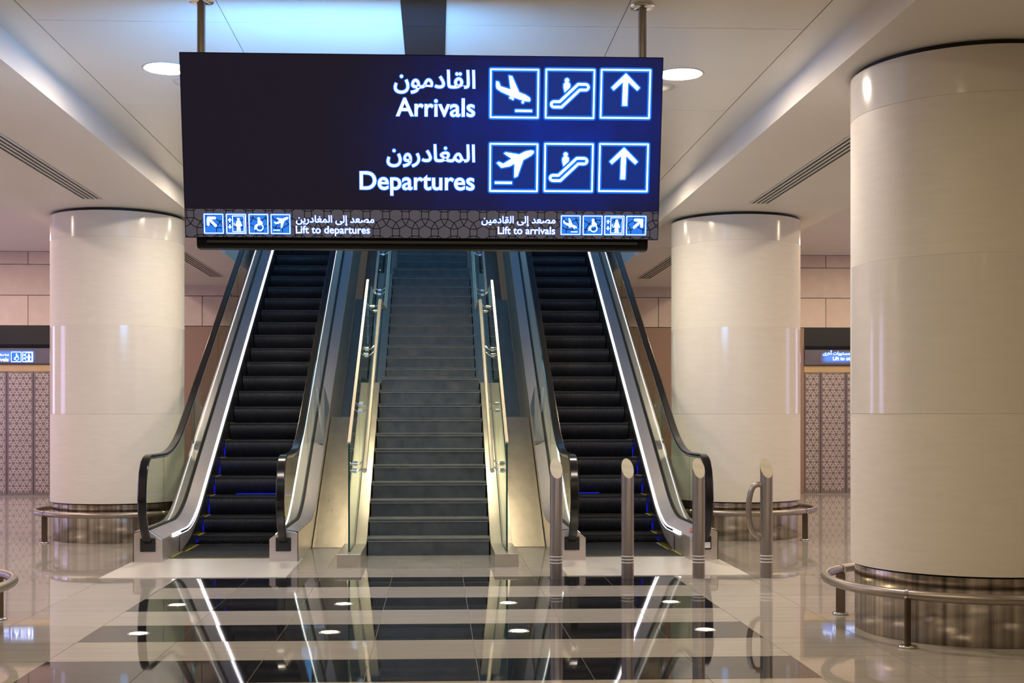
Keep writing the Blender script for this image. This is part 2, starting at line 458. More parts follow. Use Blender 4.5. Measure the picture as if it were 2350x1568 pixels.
# back wall: stone courses above, brown panels below, lift portals outside
BW = 1.08
for s, nm in ((-1, 'wall_back_left'), (1, 'wall_back_right')):
    x0, x1 = sorted((s * 3.14, s * 13))
    wb = structure(nm, MB().box(x0, x1, YB + 0.03, YB + 0.3, 0, ZL + 0.2).mesh(nm), M['joint'])
    for (z0, z1, off) in ((3.185, 3.755, 0.0), (3.755, 4.335, 0.54), (4.335, ZL, 0.0)):
        k = 0
        xs = 4.33 - BW * 2 + off
        while xs < 13:
            a = max(xs, 3.14); b = min(xs + BW, 13)
            if b - a > 0.05 and not (a < 4.9 and z0 > 4.0):
                q = 0.006
                X0, X1 = sorted((s * (a + q), s * (b - q)))
                MB().box(X0, X1, YB, YB + 0.06, z0 + q, z1 - q).build('stone_block', M['stone'], wb)
            xs += BW
    for (a, b) in ((3.14, 5.15), (5.15, 7.15), (9.9, 11.5), (11.5, 13)):
        X0, X1 = sorted((s * (a + 0.004), s * (b - 0.004)))
        MB().box(X0, X1, YB, YB + 0.06, 0, 3.179).build('brown_panel', M['brown'], wb)

# ------------------------------------------------------------------ pattern line generator (hexagon, square, triangle net)
def net_lines(x0, x1, z0, z1, a, wd, y, phase=(0, 0)):
    per = a * (1 + math.sqrt(3)); e1 = (per, 0.0); e2 = (per / 2, per * math.sqrt(3) / 2)
    segs = set()
    nx = int((x1 - x0) / per) + 4; nz = int((z1 - z0) / e2[1]) + 4
    def key(p): return (round(p[0], 4), round(p[1], 4))
    for j in range(-2, nz):
        for i in range(-2 - nz // 2, nx + 2):
            cx = x0 + phase[0] + i * e1[0] + j * e2[0]; cz = z0 + phase[1] + j * e2[1]
            if cx < x0 - per or cx > x1 + per or cz < z0 - per or cz > z1 + per: continue
            h = [(cx + a * math.cos(math.radians(30 + 60 * k)), cz + a * math.sin(math.radians(30 + 60 * k))) for k in range(6)]
            for k in range(6):
                p, q = h[k], h[(k + 1) % 6]
                segs.add(tuple(sorted((key(p), key(q)))))
                n = math.radians(60 + 60 * k)
                for r in (p, q):
                    r2 = (r[0] + a * math.cos(n), r[1] + a * math.sin(n))
                    segs.add(tuple(sorted((key(r), key(r2)))))
    mb = MB()
    for p, q in segs:
        p, q = list(p), list(q)
        # clip
        t0, t1 = 0.0, 1.0; d = (q[0] - p[0], q[1] - p[1]); ok = True
        for ax, lo, hi in ((0, x0, x1), (1, z0, z1)):
            if abs(d[ax]) < 1e-9:
                if p[ax] < lo or p[ax] > hi: ok = False
                continue
            a0, a1 = (lo - p[ax]) / d[ax], (hi - p[ax]) / d[ax]
            if a0 > a1: a0, a1 = a1, a0
            t0, t1 = max(t0, a0), min(t1, a1)
        if not ok or t1 - t0 < 0.02: continue
        A = (p[0] + d[0] * t0, p[1] + d[1] * t0); B = (p[0] + d[0] * t1, p[1] + d[1] * t1)
        L = math.hypot(d[0], d[1]); nx_, nz_ = -d[1] / L * wd / 2, d[0] / L * wd / 2
        mb.add([(A[0] + nx_, y, A[1] + nz_), (A[0] - nx_, y, A[1] - nz_), (B[0] - nx_, y, B[1] - nz_), (B[0] + nx_, y, B[1] + nz_)], [(0, 1, 2, 3)])
    return mb

# ------------------------------------------------------------------ text and pictograms
AR = {'ا': (0xFE8D, 0xFE8E), 'أ': (0xFE83, 0xFE84), 'إ': (0xFE87, 0xFE88), 'ت': (0xFE95, 0xFE96, 0xFE97, 0xFE98),
      'خ': (0xFEA5, 0xFEA6, 0xFEA7, 0xFEA8), 'د': (0xFEA9, 0xFEAA), 'ر': (0xFEAD, 0xFEAE),
      'س': (0xFEB1, 0xFEB2, 0xFEB3, 0xFEB4), 'ص': (0xFEB9, 0xFEBA, 0xFEBB, 0xFEBC), 'ع': (0xFEC9, 0xFECA, 0xFECB, 0xFECC),
      'غ': (0xFECD, 0xFECE, 0xFECF, 0xFED0), 'ق': (0xFED5, 0xFED6, 0xFED7, 0xFED8), 'ل': (0xFEDD, 0xFEDE, 0xFEDF, 0xFEE0),
      'م': (0xFEE1, 0xFEE2, 0xFEE3, 0xFEE4), 'ن': (0xFEE5, 0xFEE6, 0xFEE7, 0xFEE8), 'و': (0xFEED, 0xFEEE),
      'ى': (0xFEEF, 0xFEF0), 'ي': (0xFEF1, 0xFEF2, 0xFEF3, 0xFEF4)}
def shape(txt):
    out = []
    for i, c in enumerate(txt):
        if c not in AR: out.append(c); continue
        pv = i > 0 and txt[i - 1] in AR and len(AR[txt[i - 1]]) == 4
        nx = i + 1 < len(txt) and txt[i + 1] in AR and len(AR[c]) == 4
        f = AR[c]
        out.append(chr(f[3] if pv and nx else f[1] if pv else f[2] if nx else f[0]))
    return ''.join(reversed(out))

def text_mesh(body, x0, x1, zb, off=0.0, y=0.0, grow=0.0, keep_h=None):
    """flat lettering in the x-z plane fitted between x0 and x1 on baseline zb"""
    c = bpy.data.curves.new('lettering', 'FONT'); c.body = body; c.size = 1.0; c.offset = off; c.resolution_u = 5
    o = bpy.data.objects.new('lettering', c); COL.objects.link(o)
    dg = bpy.context.evaluated_depsgraph_get(); dg.update()
    me = bpy.data.meshes.new_from_object(o.evaluated_get(dg))
    bpy.data.objects.remove(o)
    xs = [v.co.x for v in me.vertices]; a, b = min(xs), max(xs)
    k = (x1 - x0) / (b - a); kz = keep_h or k
    for v in me.vertices:
        v.co = Vector((x0 + (v.co.x - a) * k, y, zb + v.co.y * kz))
    return me

def halo_of(me, d, y):
    """a second, fatter copy of the lettering: every vertex pushed outwards from the outline"""
    bm = bmesh.new(); bm.from_mesh(me)
    bmesh.ops.remove_doubles(bm, verts=bm.verts, dist=1e-6)
    push = {}
    for e in bm.edges:
        if len(e.link_faces) != 1: continue
        f = e.link_faces[0]; c = f.calc_center_median(); mid = (e.verts[0].co + e.verts[1].co) / 2
        t = (e.verts[1].co - e.verts[0].co).normalized(); n = Vector((t.z, 0, -t.x))
        if n.dot(mid - c) < 0: n = -n
        for v in e.verts: push.setdefault(v, []).append(n)
    for v, ns in push.items():
        s = sum(ns, Vector()); 
        if s.length > 1e-6: v.co += s.normalized() * d
    for v in bm.verts: v.co.y = y
    m2 = bpy.data.meshes.new('halo'); bm.to_mesh(m2); bm.free()
    return m2

def poly_fill(pts, y):
    """triangulated flat polygon in x-z"""
    from mathutils.geometry import tessellate_polygon
    tris = tessellate_polygon([[Vector((p[0], p[1], 0)) for p in pts]])
    return [(p[0], y, p[1]) for p in pts], [tuple(t) for t in tris]

def stroke(mb, pts, wd, y, closed=False):
    n = len(pts)
    for i in range(n if closed else n - 1):
        a, b = pts[i], pts[(i + 1) % n]
        L = math.hypot(b[0] - a[0], b[1] - a[1])
        if L < 1e-9: continue
        nx, nz = -(b[1] - a[1]) / L * wd / 2, (b[0] - a[0]) / L * wd / 2
        mb.add([(a[0] + nx, y, a[1] + nz), (a[0] - nx, y, a[1] - nz), (b[0] - nx, y, b[1] - nz), (b[0] + nx, y, b[1] + nz)], [(0, 1, 2, 3)])
        disc(mb, a[0], a[1], wd / 2, y, 10); disc(mb, b[0], b[1], wd / 2, y, 10)

def disc(mb, x, z, r, y, seg=20, rz=None):
    mb.add([(x + r * math.cos(2 * math.pi * k / seg), y, z + (rz or r) * math.sin(2 * math.pi * k / seg)) for k in range(seg)], [tuple(range(seg))])

def norm_pts(pts, x0, y0, w_, h_):
    return [((x - x0) / w_, 1 - (y - y0) / h_) for x, y in pts]

ICON = {}
ICON['land'] = ('p', [norm_pts([(185, 268), (212, 275), (232, 325), (340, 358), (320, 205), (355, 212), (432, 388), (500, 415), (545, 445), (555, 470), (545, 488), (500, 485), (420, 460), (330, 425), (240, 385), (190, 350), (182, 320)], 118, 130, 527, 545),
                      norm_pts([(392, 580), (573, 580), (573, 604), (392, 604)], 118, 130, 527, 545)],
                [((340 - 118) / 527, 1 - (446 - 130) / 545, .026), ((364 - 118) / 527, 1 - (458 - 130) / 545, .026), ((473 - 118) / 527, 1 - (496 - 130) / 545, .026)], [])
ICON['take'] = ('p', [norm_pts([(190, 1160), (212, 1147), (262, 1168), (350, 1112), (268, 1055), (285, 1042), (432, 1065), (500, 1030), (560, 1018), (588, 1025), (588, 1045), (560, 1075), (475, 1125), (415, 1305), (382, 1320), (380, 1305), (383, 1165), (330, 1195), (240, 1212)], 112, 943, 523, 534),
                      norm_pts([(172, 1365), (355, 1365), (355, 1389), (172, 1389)], 112, 943, 523, 534)], [], [])
def arc(cx, cy, r, a0, a1, n=8):
    return [(cx + r * math.cos(math.radians(a0 + (a1 - a0) * k / n)), cy + r * math.sin(math.radians(a0 + (a1 - a0) * k / n))) for k in range(n + 1)]
esc_path = [(878, 493), (1072, 300)] + arc(1152, 331, 31, -90, 90) + [(1090, 362), (898, 553)] + arc(818, 523, 30, 90, 270)
ICON['esc'] = ('p', [norm_pts([(918, 300), (930, 283), (975, 283), (988, 300), (985, 335), (930, 390), (916, 330)], 722, 132, 530, 548)],
               [((952 - 722) / 530, 1 - (258 - 132) / 548, .043)], [(norm_pts(esc_path, 722, 132, 530, 548), .05, True)])
ICON['up'] = ('p', [norm_pts([(1592, 180), (1742, 338), (1715, 368), (1616, 275), (1612, 537), (1560, 537), (1563, 275), (1465, 368), (1440, 338)], 1325, 135, 532, 545)], [], [])
ICON['upleft'] = ('p', [], [], [([(.24, .76), (.60, .40)], .13, False), ([(.22, .45), (.22, .79), (.56, .79)], .13, False)])
ICON['upright'] = ('p', [], [], [([(.76, .76), (.40, .40)], .13, False), ([(.78, .45), (.78, .79), (.44, .79)], .13, False)])
ICON['lift'] = ('p', [[(.54, .66), (.70, .66), (.80, .40), (.74, .38), (.70, .50), (.72, .14), (.64, .14), (.62, .36), (.60, .14), (.52, .14), (.54, .50), (.50, .38), (.45, .40)],
                      [(.18, .80), (.28, .68), (.21, .68), (.21, .58), (.15, .58), (.15, .68), (.08, .68)], [(.18, .24), (.08, .36), (.15, .36), (.15, .46), (.21, .46), (.21, .36), (.28, .36)], [(.385, .42), (.415, .42), (.415, .56), (.385, .56)]],
                [(.62, .74, .065)], [([(.32, .10), (.90, .10), (.90, .90), (.32, .90)], .03, True)])
ICON['chair'] = ('p', [[(.46, .70), (.58, .70), (.72, .56), (.70, .50), (.60, .44), (.46, .42), (.38, .24), (.28, .20), (.30, .40), (.38, .48), (.46, .50)]],
                 [(.52, .77, .07)], [(arc(.56, .33, .17, -170, 110, 18), .05, False)])

def pictogram(name, kind, x0, x1, z0, z1, parent, line, y=-0.004, bg=None, frame=True):
    bgm = bg or M['sign_blue']
    W_, H_ = x1 - x0, z1 - z0
    base = MB().add([(x0, y + 0.002, z0), (x1, y + 0.002, z0), (x1, y + 0.002, z1), (x0, y + 0.002, z1)], [(0, 1, 2, 3)]).build(name, bgm, parent, recalc=False)
    def conv(p): return (x0 + p[0] * W_, z0 + p[1] * H_)
    mb = MB(); hb = MB()
    if frame:
        fr = [(x0 + line / 2, z0 + line / 2), (x1 - line / 2, z0 + line / 2), (x1 - line / 2, z1 - line / 2), (x0 + line / 2, z1 - line / 2)]
        stroke(mb, fr, line, y, True)
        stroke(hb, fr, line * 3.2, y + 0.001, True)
    _, polys, discs, strokes = ICON[kind]
    for p in polys:
        q = [conv(t) for t in p]
        mb.add(*poly_fill(q, y))
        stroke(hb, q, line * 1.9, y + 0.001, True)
    for (u, v, r) in discs:
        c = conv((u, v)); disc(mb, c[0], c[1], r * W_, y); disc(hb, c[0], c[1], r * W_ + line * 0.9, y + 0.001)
    for pts, wd, cl in strokes:
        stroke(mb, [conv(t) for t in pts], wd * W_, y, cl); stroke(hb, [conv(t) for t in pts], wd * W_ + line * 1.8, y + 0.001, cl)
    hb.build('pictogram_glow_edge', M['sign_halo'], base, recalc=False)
    mb.build('pictogram_symbol', M['sign_white'], base, recalc=False)
    return base

def lettering(name, body, x0, x1, zb, parent, y=-0.004, off=0.0, halo=0.006):
    me = text_mesh(body, x0, x1, zb, off, y)
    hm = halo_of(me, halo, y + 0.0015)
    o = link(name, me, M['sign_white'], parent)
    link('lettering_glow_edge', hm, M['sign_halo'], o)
    return o

# ------------------------------------------------------------------ hanging sign (local x, y towards the back, z up; tilted)
SW = 1.535; SH = 1.159
top_y, top_z, bot_y, bot_z = 8.0485, 3.8055, 8.249, 2.664
tilt = math.atan2(bot_y - top_y, top_z - bot_z)
sign = thing('hanging_sign', 'large dark illuminated arrivals and departures sign hung from the ceiling', 'sign', (0, bot_y, bot_z))
tilted = lambda o: setattr(o, 'rotation_euler', (tilt, 0, 0))
bodyo = MB().box(-SW, SW, 0.0, 0.13, 0.0, SH).build('sign_case', M['sign_case'], sign, bevel=0.004); tilted(bodyo)
face = MB().box(-SW + 0.006, SW - 0.006, -0.0015, 0.002, 0.186, SH - 0.006).build('sign_face', M['sign_face'], sign); tilted(face)
bandp = MB().box(-SW + 0.006, SW - 0.006, -0.0015, 0.002, 0.006, 0.184).build('pattern_band', M['sign_band'], sign); tilted(bandp)
net_lines(-SW + 0.007, SW - 0.007, 0.007, 0.183, 0.046, 0.0052, -0.0022, (0.03, 0.035)).build('pattern_lines', M['sign_line'], bandp, recalc=False)['kind'] = 'stuff'
bk = MB().box(-SW + 0.03, 0.25, 0.13, 0.134, 0.20, SH - 0.03).build('added_back_glow', M['sign_back'], sign); tilted(bk)  # added glowing panel that throws blue onto the ceiling
for nm, k, a, b, c, d in (('arrivals_pictogram', 'land', .4256, .7384, .7705, 1.078), ('escalator_pictogram', 'esc', .7793, 1.0973, .7709, 1.0807), ('arrow_pictogram', 'up', 1.1335, 1.4562, .7742, 1.0828),
                          ('departures_pictogram', 'take', .4255, .739, .3054, .6134), ('escalator_pictogram', 'esc', .7791, 1.0971, .3073, .6164), ('arrow_pictogram', 'up', 1.1333, 1.4554, .3098, .6183)):
    pictogram(nm, k, a, b, c, d, face, 0.0095)
lettering('arrivals_arabic_lettering', shape('القادمون'), -0.186, 0.331, 0.955, face, off=0.012)
lettering('arrivals_lettering', 'Arrivals', -0.174, 0.330, 0.779, face, off=0.012)
lettering('departures_arabic_lettering', shape('المغادرون'), -0.2345, 0.3315, 0.494, face, off=0.012)
lettering('departures_lettering', 'Departures', -0.409, 0.3295, 0.316, face, off=0.012)
for nm, k, a, b in (('arrow_pictogram', 'upleft', -1.4118, -1.2881), ('lift_pictogram', 'lift', -1.2692, -1.1429), ('wheelchair_pictogram', 'chair', -1.1251, -1.0009), ('departures_pictogram', 'take', -.9835, -.8594)):
    pictogram(nm, k, a, b, .0275, .1525, bandp, 0.0046, bg=M['lift_blue'])
for nm, k, a, b in (('arrivals_pictogram', 'land', .8939, 1.0219), ('wheelchair_pictogram', 'chair', 1.0377, 1.1649), ('lift_pictogram', 'lift', 1.179, 1.3081), ('arrow_pictogram', 'upright', 1.3219, 1.4515)):
    pictogram(nm, k, a, b, .0325, .156, bandp, 0.0046, bg=M['lift_blue'])
lettering('lift_arabic_lettering', shape('مصعد إلى المغادرين'), -.8212, -.3194, .102, bandp, off=0.006, halo=0.003)
lettering('lift_lettering', 'Lift to departures', -.8239, -.3469, .0325, bandp, off=0.006, halo=0.003)
lettering('lift_arabic_lettering', shape('مصعد إلى القادمين'), .3769, .8574, .105, bandp, off=0.006, halo=0.003)
lettering('lift_lettering', 'Lift to arrivals', .4836, .8565, .035, bandp, off=0.006, halo=0.003)
# lower housing and the two poles
hs = [(0.02, 0.02), (0.03, -0.045), (0.05, -0.062), (0.14, -0.062), (0.16, -0.045), (0.16, 0.06), (0.10, 0.06)]
MB().prism_x(hs, -1.468, 1.472).build('lower_housing', M['sign_case'], sign, bevel=0.006)
MB().box(-1.40, 1.40, 0.015, 0.024, -0.030, -0.012).build('housing_slot', M['black'], sign)
for s in (-1, 1):
    p = MB().lathe([(0.027, 3.77 - bot_z), (0.027, ZC - bot_z)], 20, s * 1.418, 8.17 - bot_y).build('pole', M['ring_tube'], sign, smooth=True, recalc=False)
    MB().lathe([(0.03, ZC - 0.03 - bot_z), (0.075, ZC - 0.026 - bot_z), (0.082, ZC - 0.014 - bot_z), (0.082, ZC - bot_z)], 28, s * 1.418, 8.17 - bot_y).build('pole_flange', M['chrome'], p, smooth=True, recalc=False)

# ------------------------------------------------------------------ columns and their guard rails
CR = 0.80
def make_column(x, y, label):
    c = thing('column', label, 'column', (x, y, 0), group='cream columns')
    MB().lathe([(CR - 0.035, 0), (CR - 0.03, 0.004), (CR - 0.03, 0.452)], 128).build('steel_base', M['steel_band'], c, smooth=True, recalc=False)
    MB().lathe([(CR - 0.05, 0.450), (CR - 0.05, 0.470)], 96).build('base_shadow_gap', M['black'], c, smooth=True, recalc=False)
    zs = [(0.466, 1.528, 'plaster'), (1.528, 2.575, 'plaster_gloss'), (2.575, 3.62, 'plaster'), (3.62, 3.925, 'plaster_gloss')]
    for k, (a, b, m) in enumerate(zs):
        r = CR - (0.0015 if m == 'plaster' else 0.0)
        MB().lathe([(r - 0.02, a), (r, a + 0.0005), (r, b - 0.0005), (r - 0.02, b)], 160).build('drum', M[m], c, recalc=False, auto=True)
    MB().lathe([(CR - 0.03, 3.92), (CR - 0.03, ZS)], 96).build('top_shadow_gap', M['black'], c, smooth=True, recalc=False)
    return c
make_column(-3.85, 15.85, 'round cream column left of the left escalator, with a steel base')
make_column(3.85, 15.85, 'round cream column between the right escalator and the right lift')
make_column(3.85, 8.85, 'large near cream column cut by the right edge of the photo')
make_column(-3.85, 8.85, 'near cream column just beyond the left edge of the photo')

def make_guard(x, y, label):
    gd = thing('column_guard_rail', label, 'guard rail', (x, y, 0), group='ring guard rails around the columns')
    R, zr = 0.975, 0.345
    ring = MB().torus(R, 0.033, zr, 96, 14).build('ring_tube', M['ring_tube'], gd, smooth=True, recalc=False)
    for k in range(4):
        a = math.radians(70 + 90 * k)
        mb = MB().lathe([(0.0345, -0.004), (0.0345, 0.004)], 14)
        o = MB().torus(R, 0.0338, zr, 1, 3)
    for k in range(4):
        a = math.radians(45 + 90 * k)
        px, py = R * math.cos(a), R * math.sin(a)
        po = MB().box(-0.008, 0.008, -0.036, 0.036, 0.008, zr - 0.026).build('post', M['post'], gd, bevel=0.002)
        po.location = (px, py, 0); po.rotation_euler = (0, 0, a + math.pi / 2)
        MB().lathe([(0.0, 0.0), (0.058, 0.0), (0.064, 0.006), (0.060, 0.013), (0.0, 0.016)], 32).build('flange', M['chrome'], po, smooth=True, recalc=False)
        # clip hoop around the tube
        mb = MB(); rings = []
        for q in range(25):
            b = 2 * math.pi * q / 24
            rings.append([(sx, 0.0365 * math.sin(b) * 1.0, zr + 0.0365 * math.cos(b)) for sx in (-0.010, 0.010)])
        v = [p for r in rings for p in r]
        mb.add([(p[0], p[1], p[2]) for p in v], [(2 * i, 2 * i + 1, 2 * i + 3, 2 * i + 2) for i in range(24)])
        cl = mb.build('clip', M['chrome'], po, smooth=True)
        cl.rotation_euler = (0, 0, 0)
    return gd
make_guard(-3.85, 15.85, 'taupe ring guard rail around the column left of left escalator')
make_guard(3.85, 15.85, 'taupe ring guard rail around the column beside the right lift')
make_guard(3.85, 8.85, 'large taupe ring guard rail around the near right column')
make_guard(-3.85, 8.85, 'taupe ring guard rail end at the left edge of the photo')

# ------------------------------------------------------------------ staircase
SR, SG, SY0, SWD, SLAND = 0.18405, 0.32974, 13.684, 0.6523, 1.652
stairs = thing('staircase', 'dark slate staircase with pale nosing lines between the two escalators', 'staircase', (0, SY0, 0))
def nos(n):
    k = (n - 1) // 11
    return SG * (n - 1) + (SLAND - SG) * k, SR * n
for n in range(1, 34):
    y, z = nos(n)
    depth = SLAND if n % 11 == 0 else SG
    if n == 33: depth = 0.5
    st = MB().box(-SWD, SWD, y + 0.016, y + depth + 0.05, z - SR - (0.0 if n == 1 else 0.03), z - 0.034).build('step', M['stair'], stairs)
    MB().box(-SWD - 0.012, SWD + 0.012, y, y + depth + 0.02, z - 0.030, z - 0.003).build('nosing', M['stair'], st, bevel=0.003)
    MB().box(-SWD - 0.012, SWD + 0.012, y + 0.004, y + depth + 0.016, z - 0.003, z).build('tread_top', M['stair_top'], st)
    MB().box(-SWD - 0.008, SWD + 0.008, y + 0.003, y + 0.03, z - 0.0345, z - 0.030).build('nosing_line', M['stair_edge'], st)
# body that carries the steps
pts = [(0.05, 0.0)]
for n in range(1, 34):
    y, z = nos(n); pts += [(y + 0.06, z - SR - 0.03 if n > 1 else 0.0), (y + 0.06, z - 0.05)]
y33, z33 = nos(33)
pts += [(y33 + 0.5, z33 - 0.05), (y33 + 0.5, z33 - 0.45), (SY0 * 0 + 4.9, 0.55), (4.2, 0.0)]
MB().prism_x(pts, -SWD + 0.01, SWD - 0.01).build('stair_core', M['stair'], stairs)

# ------------------------------------------------------------------ stair balustrades
def curb_z(y):
    k = [(12.63, .13), (13.70, .13), (16.84, 1.943), (18.49, 1.943), (22.0, 3.968), (23.65, 3.968), (27.2, 6.017)]
    for (a, za), (b, zb) in zip(k, k[1:]):
        if y <= b: return za + (zb - za) * (y - a) / (b - a)
    return k[-1][1]
CK = [12.63, 13.70, 16.84, 18.49, 22.0, 23.65, 27.2]
def glass_top(y):
    k = [(12.874, 1.228), (16.38, 3.25), (18.15, 3.25), (21.66, 5.275), (23.31, 5.275), (26.86, 7.325)]
    for (a, za), (b, zb) in zip(k, k[1:]):
        if y <= b + 1e-6: return za + (zb - za) * (y - a) / (b - a)
    return k[-1][1]
def tube_pts():
    return [(13.52, 0.925), (17.15, 3.035), (17.28, 3.072), (17.42, 3.078), (18.75, 3.078), (18.90, 3.09), (19.05, 3.15), (22.3, 5.03), (22.45, 5.09), (22.6, 5.105), (23.9, 5.105), (24.05, 5.12), (24.2, 5.18), (26.6, 6.565)]
def make_balustrade(s, label):
    b = thing('stair_balustrade', label, 'balustrade', (s * 0.80, 12.63, 0), group='stair balustrades')
    ox, oy = s * 0.80, 12.63
    # curb cladding, one panel per run
    top = [(y, curb_z(y)) for y in CK]
    for k in range(len(CK) - 1):
        (ya, za), (yb, zb) = top[k], top[k + 1]
        dz = 0.0 if k == 0 else 0.6
        lo_a = 0.0 if k <= 1 else max(0, za - 0.55); lo_b = 0.0 if k == 0 else max(0, zb - 0.55)
        xa, xb = sorted((s * 0.668 - ox, s * 0.905 - ox))
        poly = [(ya - oy, lo_a), (yb - oy, lo_b), (yb - oy, zb), (ya - oy, za)]
        if k == 1: poly = [(ya - oy, 0), (ya + 1.2 - oy, 0), (yb - oy, lo_b), (yb - oy, zb), (ya - oy, za)]
        MB().prism_x(poly, xa, xb).build('curb_panel', M['curb'], b, bevel=0.002)
    # glass panels
    joints = [12.874, 14.62, 16.38, 18.15, 19.9, 21.66, 23.31, 25.1, 26.86]
    for k in range(len(joints) - 1):
        a, e = joints[k] + 0.004, joints[k + 1] - 0.004
        ys = [a] + [y for y in (13.70, 16.84, 18.49, 22.0, 23.65) if a < y < e] + [e]
        poly = [(y - oy, curb_z(y) - 0.02) for y in ys] + [(e - oy, glass_top(e)), (a - oy, glass_top(a))]
        gp = MB().prism_x(poly, -0.0085, 0.0085).build('glass_panel', M['glass_stair'], b)
        if k == 0:
            MB().box(-0.009, 0.009, a - oy - 0.003, a - oy + 0.001, curb_z(a), glass_top(a)).build('glass_edge', M['glass_edge'], gp)
        # gasket slot at the foot
        gpts = [(y - oy, curb_z(y) + 0.004) for y in ys]
        MB().tube([(0, y, z) for y, z in gpts], 0.013, 6).build('foot_gasket', M['skirt'], gp)
        if k not in (2, 5):
            MB().prism_x([(a - oy, glass_top(a) - 0.012), (e - oy, glass_top(e) - 0.012), (e - oy, glass_top(e) + 0.014), (a - oy, glass_top(a) + 0.014)], -0.016, 0.016).build('cap_rail', M['rail_tube'], b, bevel=0.002)
    # handrail tube on the stair side
    tx = s * 0.68 - ox
    hr = MB().tube([(tx, y - oy, z) for y, z in tube_pts()], 0.0235, 18).build('handrail', M['rail_tube'], b, auto=True)
    for y, z in ((13.52, 0.925),):
        e = MB().lathe([(0.0, -0.012), (0.0245, -0.012), (0.0245, 0.004)], 20).build('handrail_end_cap', M['chrome'], hr, auto=True)
        e.location = (tx, y - oy, z); e.rotation_euler = (-math.radians(60), 0, 0)
    # brackets: two clips and bent arms each
    def tz(y):
        p = tube_pts()
        for (a, za), (c, zc) in zip(p, p[1:]):
            if y <= c: return za + (zc - za) * (y - a) / (c - a)
    for y in (13.62, 13.74, 14.72, 14.86, 15.94, 16.08, 17.55, 18.3, 19.55, 19.68, 20.9, 21.03, 22.9, 24.6, 24.73):
        z = tz(y)
        br = MB().tube([(0.0, y - oy, z - 0.065), (tx * 0.45, y - oy, z - 0.065), (tx * 0.95, y - oy, z - 0.012)], 0.008, 8).build('bracket', M['chrome'], b, auto=True)
        cl = MB().lathe([(0.0, -0.03), (0.026, -0.03), (0.026, 0.03), (0.0, 0.03)], 16).build('glass_clip', M['chrome'], br, auto=True)
        cl.location = (0, y - oy, z - 0.065); cl.rotation_euler = (0, math.pi / 2, 0)
    return b
make_balustrade(-1, 'glass balustrade with metal handrail along the left side of the staircase')
make_balustrade(1, 'glass balustrade with metal handrail along the right side of the staircase')

# sloping metal cladding between escalator and stairs
for n, s in ((1, -1), (2, 1)):
    xa, xb = sorted((s * 0.908, s * 1.328))
    t = structure('trim_%d' % n, MB().prism_x([(14.49, 0.0), (17.06, 1.48), (18.7, 1.48), (22.25, 3.53), (23.9, 3.53), (27.2, 5.43), (27.2, 4.8), (22.6, 2.2), (16.2, 0.0)], xa, xb).mesh('trim', True), M['clad'])
    cuts = [(14.49, 0.0), (17.06, 1.48), (18.7, 1.48), (22.25, 3.53), (23.9, 3.53), (27.2, 5.43)]
    for (a, za), (b, zb) in zip(cuts, cuts[1:]):
        MB().prism_x([(a, za), (b, zb), (b, zb + 0.006), (a, za + 0.006)], xa + 0.003, xb - 0.003).build('cladding_panel', M['clad'], t)

# ------------------------------------------------------------------ escalators
def ramp(t, w_):
    if t <= -w_ / 2: return 0.0
    if t >= w_ / 2: return t
    return (t + w_ / 2) ** 2 / (2 * w_)
YTOP = 14.80 + 6.07 / TAN
def B(y, c=14.80, w_=0.95): return TAN * (ramp(y - c, w_) - ramp(y - (YTOP + c - 14.80), w_))
def sm(y): t = min(1, max(0, (y - 14.3) / 1.2)); return t * t * (3 - 2 * t)
zl = lambda y: 0.245 + B(y) + 0.025 * sm(y)
zg = lambda y: 0.335 + B(y) + 0.04 * sm(y)
zo = lambda y: 0.315 + B(y, 14.88) + 0.045 * sm(y)
zh = lambda y: 1.09 + B(y, 14.36, 1.1)
Y1 = 27.4
def grid(a, b, fine=0.12, coarse=0.6):
    ys = [a]; y = a
    while y < b - 1e-6:
        st = fine if (y < 16.2 or y > 24.2) else coarse
        y = min(b, y + st); ys.append(y)
    return ys
NEWEL = [(13.13, 0.20), (13.02, 0.285), (12.93, 0.39), (12.868, 0.52), (12.85, 0.67), (12.868, 0.82), (12.915, 0.94), (12.985, 1.03), (13.07, 1.075), (13.16, 1.09)]
EX = 2.18
def prof_strip(fa, fb, ys, oy, extra=None):
    """quad strip between two (x, z) rails"""
    mb = MB(); n = len(ys)
    v = [(fa[0], y - oy, fa[1](y)) for y in ys] + [(fb[0], y - oy, fb[1](y)) for y in ys]
    mb.add(v, [(i, i + 1, n + i + 1, n + i) for i in range(n - 1)])
    return mb

